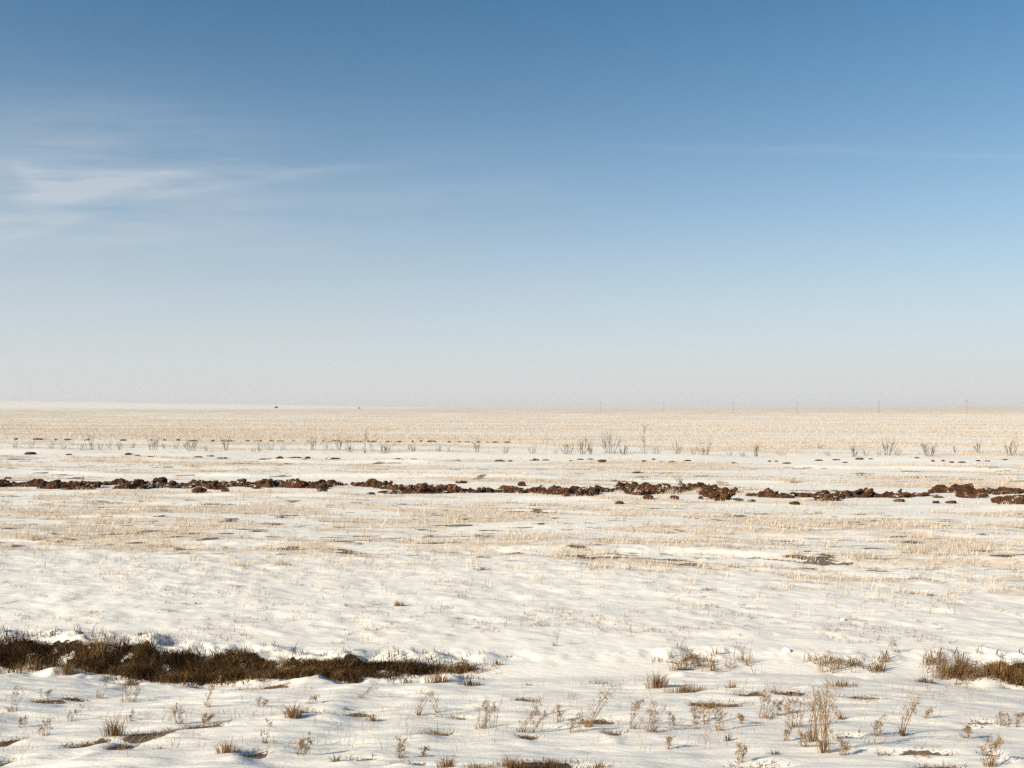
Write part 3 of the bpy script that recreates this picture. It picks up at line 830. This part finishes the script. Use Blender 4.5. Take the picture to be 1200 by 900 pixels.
GC = 'loose clods beside the ploughed furrow'
for (px, py, w, h, lab) in (
   (232, 580, 17, 7, 'biggest loose clod, in front of the low ploughed ridge'), (263, 580, 10, 3, 'flat clod right of the biggest loose clod'),
   (377, 580, 12, 4, 'flat clod in the snow in front of the humped ridge'), (8, 561, 8, 3, 'small clod behind the ridge at the left edge'),
   (122, 569, 9, 3, 'small clod in the gap between the first two ridges'), (300, 573, 9, 4, 'clod at the foot of the tallest humped ridge'),
   (435, 580, 10, 3, 'thin clod lying in snow before the widest ridge'), (450, 578, 14, 3, 'long thin clod touching the front of the widest ridge'),
   (540, 567, 14, 3, 'flat twig strewn clod behind the right end of the widest ridge'),
   (664, 585, 8, 3, 'small clod in front of the smooth topped ridge'), (612, 571, 10, 6, 'clod topping the left part of the smooth topped ridge'),
   (726, 591, 11, 4, 'clod lying nearest, below the gap beside the smooth topped ridge'), (761, 588, 13, 6, 'round reddish clod in front of the ridge with straw on its face'),
   (791, 586, 10, 5, 'clod right of the round reddish clod'), (758, 570, 11, 5, 'pale tan clod on top of the ridge with straw on its face'),
   (801, 571, 7, 5, 'upright dark clod at the right end of the ridge with straw on its face'), (838, 571, 9, 4, 'dark clod behind the forked ridge beside the pale tuft'),
   (868, 588, 10, 3, 'left one of two flat clods right of the forked ridge'), (881, 590, 10, 3, 'right one of two flat clods right of the forked ridge'),
   (822, 585, 6, 4, 'small clod on the snow mound before the forked ridge'),
   (933, 593, 14, 4, 'clod alone in the snow below the high round clod'), (1003, 581, 9, 5, 'clod crowning the right end of the ridge after the high round clod'),
   (1022, 579, 9, 3, 'small clod in the gap before the tapering ridge'), (1055, 588, 12, 4, 'clod in front of the tapering ridge'),
   (945, 587, 16, 2, 'thin dark clod strip at the foot of the ridge after the high round clod'),
   (1098, 590, 8, 4, 'left one of two clods in front of the final ridge group'), (1116, 590, 12, 4, 'right one of two clods in front of the final ridge group'),
   (1101, 583, 14, 2, 'thin clod strip just below the final ridge group'), (1106, 574, 10, 6, 'round clod at the upper left of the final ridge group'),
   (1123, 574, 8, 5, 'smaller round clod next to the upper one of the final group'), (1176, 577, 10, 7, 'round clod sitting up on the ridge near the right edge'),
   (1188, 576, 7, 4, 'last round clod before the right edge')):
    clod(px, py, w, h, lab, GC)

GF = 'dark clods of the middle furrow below the shrubs'
for (px, py, w, h, lab) in (
   (35, 534, 12, 4, 'dark clod below the shrub row, first from the left edge'), (80, 534, 8, 2, None), (150, 534, 11, 3, 'thick dark clod below the tall leftmost shrub group'), (160, 535, 8, 2, None), (175, 536, 10, 1.6, None),
   (232, 536, 10, 2, None), (246, 535, 9, 2, None), (260, 537, 14, 2.2, None), (327, 538, 9, 4.4, 'roundest dark clod of the middle furrow, left of the thin pole like shrub'),
   (311, 538, 16, 1.6, None), (345, 536, 16, 1.8, None), (360, 537, 8, 3, None), (356, 539, 8, 1.5, None), (390, 538, 20, 2.4, 'longest dark clod of the middle furrow'), (466, 539, 14, 2.4, None), (485, 539, 9, 2, None),
   (440, 540, 6, 1.5, None), (535, 540, 8, 1.6, None), (585, 541, 12, 2.6, None), (598, 541, 6, 2, None), (626, 540, 12, 3, None), (640, 540, 9, 1.6, None), (669, 541, 4, 2, None), (680, 540, 8, 1.6, None), (692, 540, 8, 1.6, None),
   (705, 543, 11, 4.6, 'largest dark clod of the middle furrow, below the largest shrub'), (755, 542, 6, 2.4, None), (766, 540, 5, 2, None), (775, 543, 6, 2, None), (788, 543, 9, 2.6, None), (806, 541, 9, 2, None), (860, 543, 8, 1.8, None),
   (902, 541, 4, 2, None), (910, 541, 4, 1.8, None), (922, 543, 10, 2, None), (960, 541, 9, 2, None), (980, 541, 9, 2, None), (990, 543, 7, 1.8, None), (1008, 541, 10, 2.8, None), (1021, 541, 6, 1.6, None), (1075, 541, 6, 1.6, None),
   (1094, 543, 4, 2.6, None), (1106, 543, 4, 2.4, None), (1116, 544, 6, 2.2, None), (1128, 544, 10, 1.8, None), (1147, 543, 6, 2.2, None), (1157, 543, 8, 2, None), (1178, 542, 8, 1.6, None),
   (747, 554, 13, 2.2, 'flat dark clod between the middle furrow and the reddish ridge'), (775, 554, 5, 2, 'small clod right of the flat one between the middle furrow and the reddish ridge')):
    clod(px, py, w, h, lab or 'small dark clod lying in the middle furrow below the shrubs', GF, True)
GB = 'dark clods of the far furrow behind the shrubs'
xx = 18.0
while xx < 605:
    py = 515.6 + 3.6 * min(xx / 560, 1)
    w = random.uniform(3, 13)
    gap = random.uniform(2, 14) if (40 < xx < 75 or 160 < xx < 215 or 240 < xx < 600) else random.uniform(14, 40)
    clod(xx, py + random.uniform(-.3, .3), w, random.uniform(1.6, 3.0), 'thin dark clod in the far furrow behind the shrubs', GB, True)
    xx += w * .8 + gap

# ------------------------------------------------------------------ shrubs
def branch(m, p, d, L, r, depth, spread):
    steps = 3
    pts = [p]; rad = [r]; dd = d.copy()
    for i in range(steps):
        dd = dd + np.array([random.gauss(0, .10), random.gauss(0, .10), random.gauss(.05, .05)])
        dd /= np.linalg.norm(dd)
        pts.append(pts[-1] + dd * L / steps); rad.append(r * (1 - .6 * (i + 1) / steps))
    V, F = tube(pts, rad, 4); m.add(V, F)
    if depth > 0:
        for q in range(random.randint(3, 5)):
            i = random.randint(1, steps)
            s = dd + np.array([random.gauss(0, spread), random.gauss(0, spread), random.gauss(.15, .2)])
            s /= np.linalg.norm(s)
            branch(m, pts[i], s, L * random.uniform(.35, .6), rad[i] * .75, depth - 1, spread)

def shrub(px, py, h, w, kind, label):
    p, k = PF(px, py)
    H = h * k; Wd = w * k
    root = empty('bare_shrub' if kind != 'sapling' else 'bare_sapling', p)
    tag(root, label, 'shrub' if kind != 'sapling' else 'sapling', 'bare shrubs standing in a row')
    if kind == 'sapling':
        m = MB(); top = np.array([.02, 0, H])
        pts = [np.array([random.gauss(0, .02) * H * f, 0, H * f - .05]) for f in (0, .2, .4, .6, .8, 1)]
        V, F = tube(pts, [.026, .023, .02, .016, .012, .006], 5); m.add(V, F); m.build('stem', M_TWIG, root)
        m = MB()
        for i in range(10):
            f = random.uniform(.35, .95); a = random.uniform(0, 2 * PI)
            branch(m, np.array([0, 0, H * f]), np.array([math.cos(a) * .6, math.sin(a) * .6, .75]), H * random.uniform(.12, .26), .011, 1, .4)
        m.build('twigs', M_TWIG, root)
        for i in range(3):
            m = MB(); a = random.uniform(0, 2 * PI)
            branch(m, np.array([random.gauss(0, .1), 0, -.03]), np.array([math.cos(a) * .5, math.sin(a) * .5, .8]), H * .28, .012, 1, .4); m.build('shoot', M_TWIG, root)
        return root
    ns = max(3, int(round(3 + w / 3.2)))
    if h < 9: ns = max(3, ns - 1)
    for i in range(ns):
        m = MB()
        f = (i + .5) / ns * 2 - 1
        out = f * Wd / H * .5 + random.gauss(0, .12)
        d = np.array([out, random.gauss(0, .3), 1.0]); d /= np.linalg.norm(d)
        L = H * random.uniform(.6, .92) / max(d[2], .6) * (1 - .25 * abs(f))
        b = np.array([f * Wd * .22, random.gauss(0, .08), -.04])
        branch(m, b, d, L * .85, .0175 if h > 15 else .0135, 2 if h > 15 else 1, .30)
        m.build('stem', M_TWIG, root)
    return root

SHRUBS = [
 (19, 526, 12, 9, 'tiny bare shrub, first of the row at the left edge'), (37, 525, 11, 8, 'small dense shrub, second of the row from the left edge'),
 (61, 527, 12, 8, 'small loose shrub, third of the row from the left edge'), (75, 526, 9, 8, 'low shrub, fourth of the row from the left edge'),
 (96, 528, 12, 9, 'small shrub leaning against the left of the first tall shrub'), (107, 527, 22, 10, 'first tall shrub from the left, upright and forked'),
 (117, 527, 12, 8, 'small shrub touching the right of the first tall shrub'),
 (127, 525, 11, 6, 'narrow shrub a little right of the first tall shrub'), (140, 527, 14, 6, 'thin shrub midway between the first tall shrub and the dense one'),
 (156, 525, 10, 9, 'faint shrub just before the dense broad one'), (179, 527, 19, 19, 'dense broad shrub with many close stems, left part of the row'),
 (192, 526, 12, 7, 'small shrub touching the dense broad one on its right'), (206, 526, 12, 9, 'small pale shrub between the dense broad one and the dome shaped one'),
 (224, 529, 18, 22, 'dome shaped shrub, widest in the left part of the row'), (241, 529, 10, 7, 'small shrub beside the dome shaped one'),
 (265, 528, 17, 9, 'upright shrub alone right of the dome shaped one'), (297, 530, 11, 7, 'small shrub, left one of a touching pair'),
 (304, 529, 13, 8, 'small shrub, right one of a touching pair'), (316, 527, 11, 13, 'low wide shrub right of the touching pair'),
 (331, 527, 9, 7, 'low shrub before the tall one with two upright stems'), (366, 527, 19, 11, 'tall shrub with upright stems left of the thin pole like shrub'),
 (382, 527, 11, 8, 'small faint shrub right of the tall upright one'), (397, 527, 16, 10, 'middling shrub, second left of the thin pole like shrub'),
 (410, 530, 15, 13, 'dense fan shaped shrub just left of the thin pole like shrub'), (436, 529, 12, 7, 'small shrub just right of the thin pole like shrub'),
 (451, 532, 15, 18, 'wide fan shaped shrub right of the thin pole like shrub'), (484, 531, 14, 11, 'rounded shrub, first of three evenly spaced ones'),
 (514, 530, 13, 10, 'rounded shrub, second of three evenly spaced ones'), (526, 529, 8, 5, 'tiny shrub beside the second evenly spaced one'),
 (559, 530, 14, 9, 'rounded shrub, third of three evenly spaced ones'), (592, 532, 12, 10, 'small shrub in the middle of the photo'),
 (624, 532, 12, 11, 'small compact shrub standing alone, left of the large group'), (651, 533, 7, 6, 'tiny shrub at the left end of the large group'),
 (665, 534, 15, 18, 'wide low shrub in the large group, two left of the largest shrub'), (683, 534, 25, 14, 'tall dense shrub directly left of the largest shrub'),
 (692, 534, 14, 6, 'small shrub squeezed between the tall dense and the largest shrub'),
 (715, 532, 27, 25, 'largest shrub of the row, many stems spreading like a fan'), (731, 536, 16, 11, 'small shrub between the largest shrub and the sapling'),
 (769, 536, 10, 15, 'low spreading shrub right of the sapling'), (794, 535, 15, 10, 'twin stemmed shrub, second right of the sapling'),
 (812, 534, 12, 7, 'small thin shrub right of the twin stemmed one'), (827, 534, 15, 16, 'pale wide shrub, fourth right of the sapling'),
 (856, 535, 8, 7, 'low faint shrub, first of two low ones before the lone tall stem'), (870, 535, 9, 8, 'low faint shrub, second of two low ones before the lone tall stem'),
 (886, 534, 19, 9, 'slim tall shrub alone right of the two low faint ones'), (915, 533, 7, 13, 'flat low shrub right of the slim tall one'),
 (961, 526, 9, 8, 'faint shrub set further back than the row'), (970, 534, 8, 8, 'low shrub left of the cone shaped one'),
 (1001, 535, 16, 10, 'cone shaped shrub, left of the big pair'), (1015, 534, 10, 8, 'small shrub just right of the cone shaped one'),
 (1040, 534, 23, 13, 'big upright shrub, left one of the big pair'), (1052, 534, 9, 12, 'low shrub at the right foot of the big upright one'), (1030, 534, 8, 8, 'low shrub at the left foot of the big upright one'),
 (1089, 535, 22, 19, 'big bushy shrub, right one of the big pair'), (1119, 530, 11, 6, 'small narrow shrub right of the big pair'),
 (1145, 530, 15, 9, 'pale shrub before the last one of the row'), (1185, 535, 22, 14, 'last shrub of the row, dense, near the right edge'),
 (99, 562, 8, 5, 'few bare twigs sticking up from the ploughed ridge at the left'), (797, 569, 14, 6, 'thin dead shrub standing behind the reddish ridge with straw'),
 (543, 566, 5, 12, 'low bare twigs lying on the snow behind the widest ridge'), (1010, 557, 6, 18, 'flat dead shrub lying on the snow above the high round clod'),
]
for (px, py, h, w, lab) in SHRUBS:
    shrub(px, py, h * 1.08, w, 'shrub', lab)
shrub(428, 532, 26, 6, 'sapling', 'thin pole like sapling standing left of the wide fan shaped shrub')
shrub(755, 535, 33, 9, 'sapling', 'tallest sapling of the row, one straight stem with fine twigs')

# ------------------------------------------------------------------ far things
def utility_pole(px, d, label):
    x = (px - 600) / FPX * d
    z = float(terrain(x, d))
    root = empty('utility_pole', (x, d, z)); tag(root, label, 'utility pole', 'utility poles on the horizon')
    m = MB(); V, F = tube([(0, 0, -.3), (0, 0, 4), (0, 0, 8.2)], [.09, .08, .06], 8); m.add(V, F); m.build('post', M_WOOD, root)
    arm = MB(); V, F = tube([(-.9, -.12, 7.6), (.9, -.12, 7.6)], [.045, .045], 4); arm.add(V, F); a = arm.build('crossarm', M_WOOD, root)
    for xx in (-.8, 0, .8):
        m = MB(); V, F = tube([(xx, -.12, 7.62 if xx else 8.15), (xx, -.12, 7.75 if xx else 8.3), (xx, -.12, 7.82 if xx else 8.4)], [.05, .07, .04], 6); m.add(V, F); m.build('insulator', M_PORC, a)
for px, d, lab in ((704, 800, 'farthest utility pole, first of the row on the horizon'), (777, 752, 'faint utility pole, second of the row on the horizon'), (859, 705, 'faint utility pole, third of the row on the horizon'),
                   (934, 655, 'utility pole on the horizon, fourth of the row'), (1030, 610, 'utility pole on the horizon, fifth of the row'), (1133, 560, 'nearest utility pole, last of the row on the horizon')):
    utility_pole(px, d, lab)

def far_bush(px, py, w, h, label):
    p, k = D(px, py)
    m = MB()
    for i in range(260):
        q = np.array([random.gauss(0, .26), random.gauss(0, .26), abs(random.gauss(.25, .3))]) * np.array([w * k, w * k, h * k])
        s = .16 * w * k
        a = np.array([random.gauss(0, s), random.gauss(0, s), random.gauss(0, s)]); b = np.array([random.gauss(0, s), random.gauss(0, s), random.gauss(0, s)])
        m.add([q, q + a, q + b], [(0, 1, 2)])
    V, F = tube([(0, 0, -.2), (0, 0, h * k * .6)], [.2, .1], 5); m.add(V, F)
    o = m.build('far_bush', M_TWIG); o.location = tuple(p)
    tag(o, label, 'bush')
far_bush(324, 478.2, 3.2, 2.0, 'tiny dark bush alone on the snowy rise at the horizon')
far_bush(421, 478.8, 1.8, 1.8, 'tiny grey bush on the horizon right of the dark one')

# snow chunk
bm = bmesh.new(); bmesh.ops.create_icosphere(bm, subdivisions=3, radius=1)
for v in bm.verts:
    v.co *= 1 + .25 * mnoise.noise(v.co * 1.5) + .08 * mnoise.noise(v.co * 4)
me = bpy.data.meshes.new('snow_chunk'); bm.to_mesh(me); bm.free(); me.materials.append(M_SNOW); me.polygons.foreach_set('use_smooth', [True] * len(me.polygons))
for px, py, w, h, lab in ((922, 764, 11, 3.6, 'oval chunk of crusted snow lying on the white slope beyond the ditch'), (988, 727, 6, 3, 'small chunk of crusted snow further up the white slope')):
    p, k = D(px, py)
    o = bpy.data.objects.new('snow_chunk', me); COL.objects.link(o)
    o.location = (p[0], p[1], p[2] + h * k * .3); o.scale = (w * k * .5, w * k * .45, h * k * .6); o.rotation_euler = (.5, -.35, .4)
    tag(o, lab, 'snow chunk', 'snow chunks')

# ------------------------------------------------------------------ haze
HAZE = 0.7e-4
m, hnt, hout = new_mat('winter_haze')
pv = hnt.nodes.new('ShaderNodeVolumePrincipled'); pv.inputs['Color'].default_value = (.92, .92, .92, 1); pv.inputs['Density'].default_value = HAZE
hnt.links.new(pv.outputs[0], hout.inputs['Volume'])
x0, x1, y0, y1, z0, z1 = -9600, 9600, -3100, 9100, -6, 42
o = mesh_obj('haze', [(x0, y0, z0), (x1, y0, z0), (x1, y1, z0), (x0, y1, z0), (x0, y0, z1), (x1, y0, z1), (x1, y1, z1), (x0, y1, z1)],
             [(0, 3, 2, 1), (4, 5, 6, 7), (0, 1, 5, 4), (1, 2, 6, 5), (2, 3, 7, 6), (3, 0, 4, 7)], m)
tag(o, 'thin pale winter haze softening the far field and horizon', 'haze', kind='stuff')

# ------------------------------------------------------------------ light and sky
SUN_EL = 25.0
to_sun = Vector((-0.86, -0.51, 0)).normalized()
az = math.atan2(to_sun.x, to_sun.y)          # clockwise from +Y
ts = Vector((to_sun.x * math.cos(math.radians(SUN_EL)), to_sun.y * math.cos(math.radians(SUN_EL)), math.sin(math.radians(SUN_EL))))
sd = bpy.data.lights.new('sun', 'SUN'); sd.energy = 5.0; sd.angle = math.radians(.55); sd.color = (1.0, .87, .665)
so = bpy.data.objects.new('sun', sd); COL.objects.link(so)
so.rotation_euler = (-ts).to_track_quat('-Z', 'Y').to_euler()

w = bpy.data.worlds.new('World'); SC.world = w; w.use_nodes = True
nt = w.node_tree; nt.nodes.clear()
out = nt.nodes.new('ShaderNodeOutputWorld'); bg = nt.nodes.new('ShaderNodeBackground')
sky = nt.nodes.new('ShaderNodeTexSky'); sky.sky_type = 'NISHITA'; sky.sun_disc = False
sky.sun_elevation = math.radians(SUN_EL); sky.sun_rotation = az
sky.altitude = 2000; sky.air_density = 1.0; sky.dust_density = 1.0; sky.ozone_density = 3.0
tc = nt.nodes.new('ShaderNodeTexCoord'); sx = nt.nodes.new('ShaderNodeSeparateXYZ'); nt.links.new(tc.outputs['Generated'], sx.inputs[0])
front = rng(nt, sx.outputs[1], .05, .2)
ysafe = mth(nt, 'MAXIMUM', sx.outputs[1], .05)
A = mth(nt, 'DIVIDE', sx.outputs[0], ysafe); E = mth(nt, 'DIVIDE', sx.outputs[2], ysafe)
cv = nt.nodes.new('ShaderNodeCombineXYZ'); nt.links.new(A, cv.inputs[0]); nt.links.new(E, cv.inputs[1])
wisp = noise_tex(nt, mapping(nt, cv.outputs[0], (3.2, 22, 1), (0, 0, -.12)), 1.0, 6, .6)
soft = noise_tex(nt, mapping(nt, cv.outputs[0], (2.0, 6, 1)), 1.0, 4, .5)
fine = noise_tex(nt, mapping(nt, cv.outputs[0], (6, 75, 1), (0, 0, .16)), 1.0, 8, .68)
def streak(c0, c1, c2, wd, a0, a1, a2, a3, amp):
    cur = mth(nt, 'ADD', mth(nt, 'ADD', mth(nt, 'MULTIPLY', A, c1), c0), mth(nt, 'MULTIPLY', mth(nt, 'MULTIPLY', A, A), c2))
    cur = mth(nt, 'ADD', cur, mth(nt, 'MULTIPLY', mth(nt, 'ADD', mth(nt, 'SUBTRACT', soft, .5), mth(nt, 'MULTIPLY', mth(nt, 'SUBTRACT', fine, .5), .3)), .055))
    d = mth(nt, 'DIVIDE', mth(nt, 'SUBTRACT', E, cur), wd)
    g = mth(nt, 'EXPONENT', mth(nt, 'MULTIPLY', mth(nt, 'MULTIPLY', d, d), -1))
    g = mth(nt, 'MULTIPLY', g, mth(nt, 'MULTIPLY', rng(nt, A, a0, a1), rng(nt, A, a2, a3, 1, 0)))
    return mth(nt, 'MULTIPLY', g, amp)
def ae(px, py): return (px - 600) / FPX, (478 - py) / FPX
S = [streak(.228, -.03, 0, .062, -1.2, -.55, -.48, -.14, .58), streak(.268, .03, -.18, .009, -.55, -.48, -.40, -.22, .55), streak(.240, .02, 0, .008, -.52, -.46, -.36, -.18, .5),
     streak(-.001, -.5, 0, .010, -.515, -.49, -.45, -.425, .55), streak(.313, .27, 0, .006, -.7, -.5, -.41, -.388, .55), streak(.300, .22, 0, .016, -.9, -.52, -.46, -.40, .4),
     streak(.2, .04, 0, .07, -.9, -.55, -.45, 0.15, .40), streak(.262, .0, 0, .004, .02, .3, .6, .9, .17), streak(.215, .0, -.4, .014, -.2, -.08, 0.0, .12, .14), streak(.251, .0, -.3, .006, -.42, -.3, -.2, -.02, .3)]
tot = S[0]
for s in S[1:]: tot = mth(nt, 'ADD', tot, s)
tex = mth(nt, 'ADD', rng(nt, wisp, .3, .7, .25, 1.0), mth(nt, 'MULTIPLY', mth(nt, 'SUBTRACT', fine, .5), 1.5))
cl = mth(nt, 'MULTIPLY', mth(nt, 'MULTIPLY', tot, tex), front, clamp=True)
veil = mth(nt, 'MULTIPLY', mth(nt, 'MULTIPLY', rng(nt, soft, .35, .75), rng(nt, E, .05, .3, 1, 0)), .12)
cl = mth(nt, 'MULTIPLY', mth(nt, 'ADD', cl, veil), .56, clamp=True)
tn = nt.nodes.new('ShaderNodeMix'); tn.data_type = 'RGBA'; tn.blend_type = 'MULTIPLY'; tn.inputs[0].default_value = 1
nt.links.new(sky.outputs[0], tn.inputs[6]); tn.inputs[7].default_value = (.84, 1.035, .95, 1)
hs = nt.nodes.new('ShaderNodeHueSaturation'); hs.inputs['Saturation'].default_value = 1.16; hs.inputs['Value'].default_value = 1.0
nt.links.new(tn.outputs[2], hs.inputs['Color'])
hz = mth(nt, 'EXPONENT', mth(nt, 'MULTIPLY', mth(nt, 'POWER', mth(nt, 'DIVIDE', mth(nt, 'MAXIMUM', sx.outputs[2], 0.0001), .185), 1.5), -1))
c0 = mixc(nt, hz, hs.outputs[0], (5.65, 5.7, 5.8))          # pale winter haze low over the plain
c = mixc(nt, cl, c0, (5.6, 5.8, 6.0))
nt.links.new(c, bg.inputs[0]); bg.inputs[1].default_value = .084
nt.links.new(bg.outputs[0], out.inputs[0])

# ------------------------------------------------------------------ output
SC.view_settings.view_transform = 'Standard'; SC.view_settings.look = 'None'
SC.view_settings.exposure = 0.53; SC.view_settings.gamma = 1.0; SC.view_settings.use_curve_mapping = False
SC.cycles.use_denoising = False
SC.cycles.max_bounces = 6
SC.cycles.sample_clamp_indirect = 4
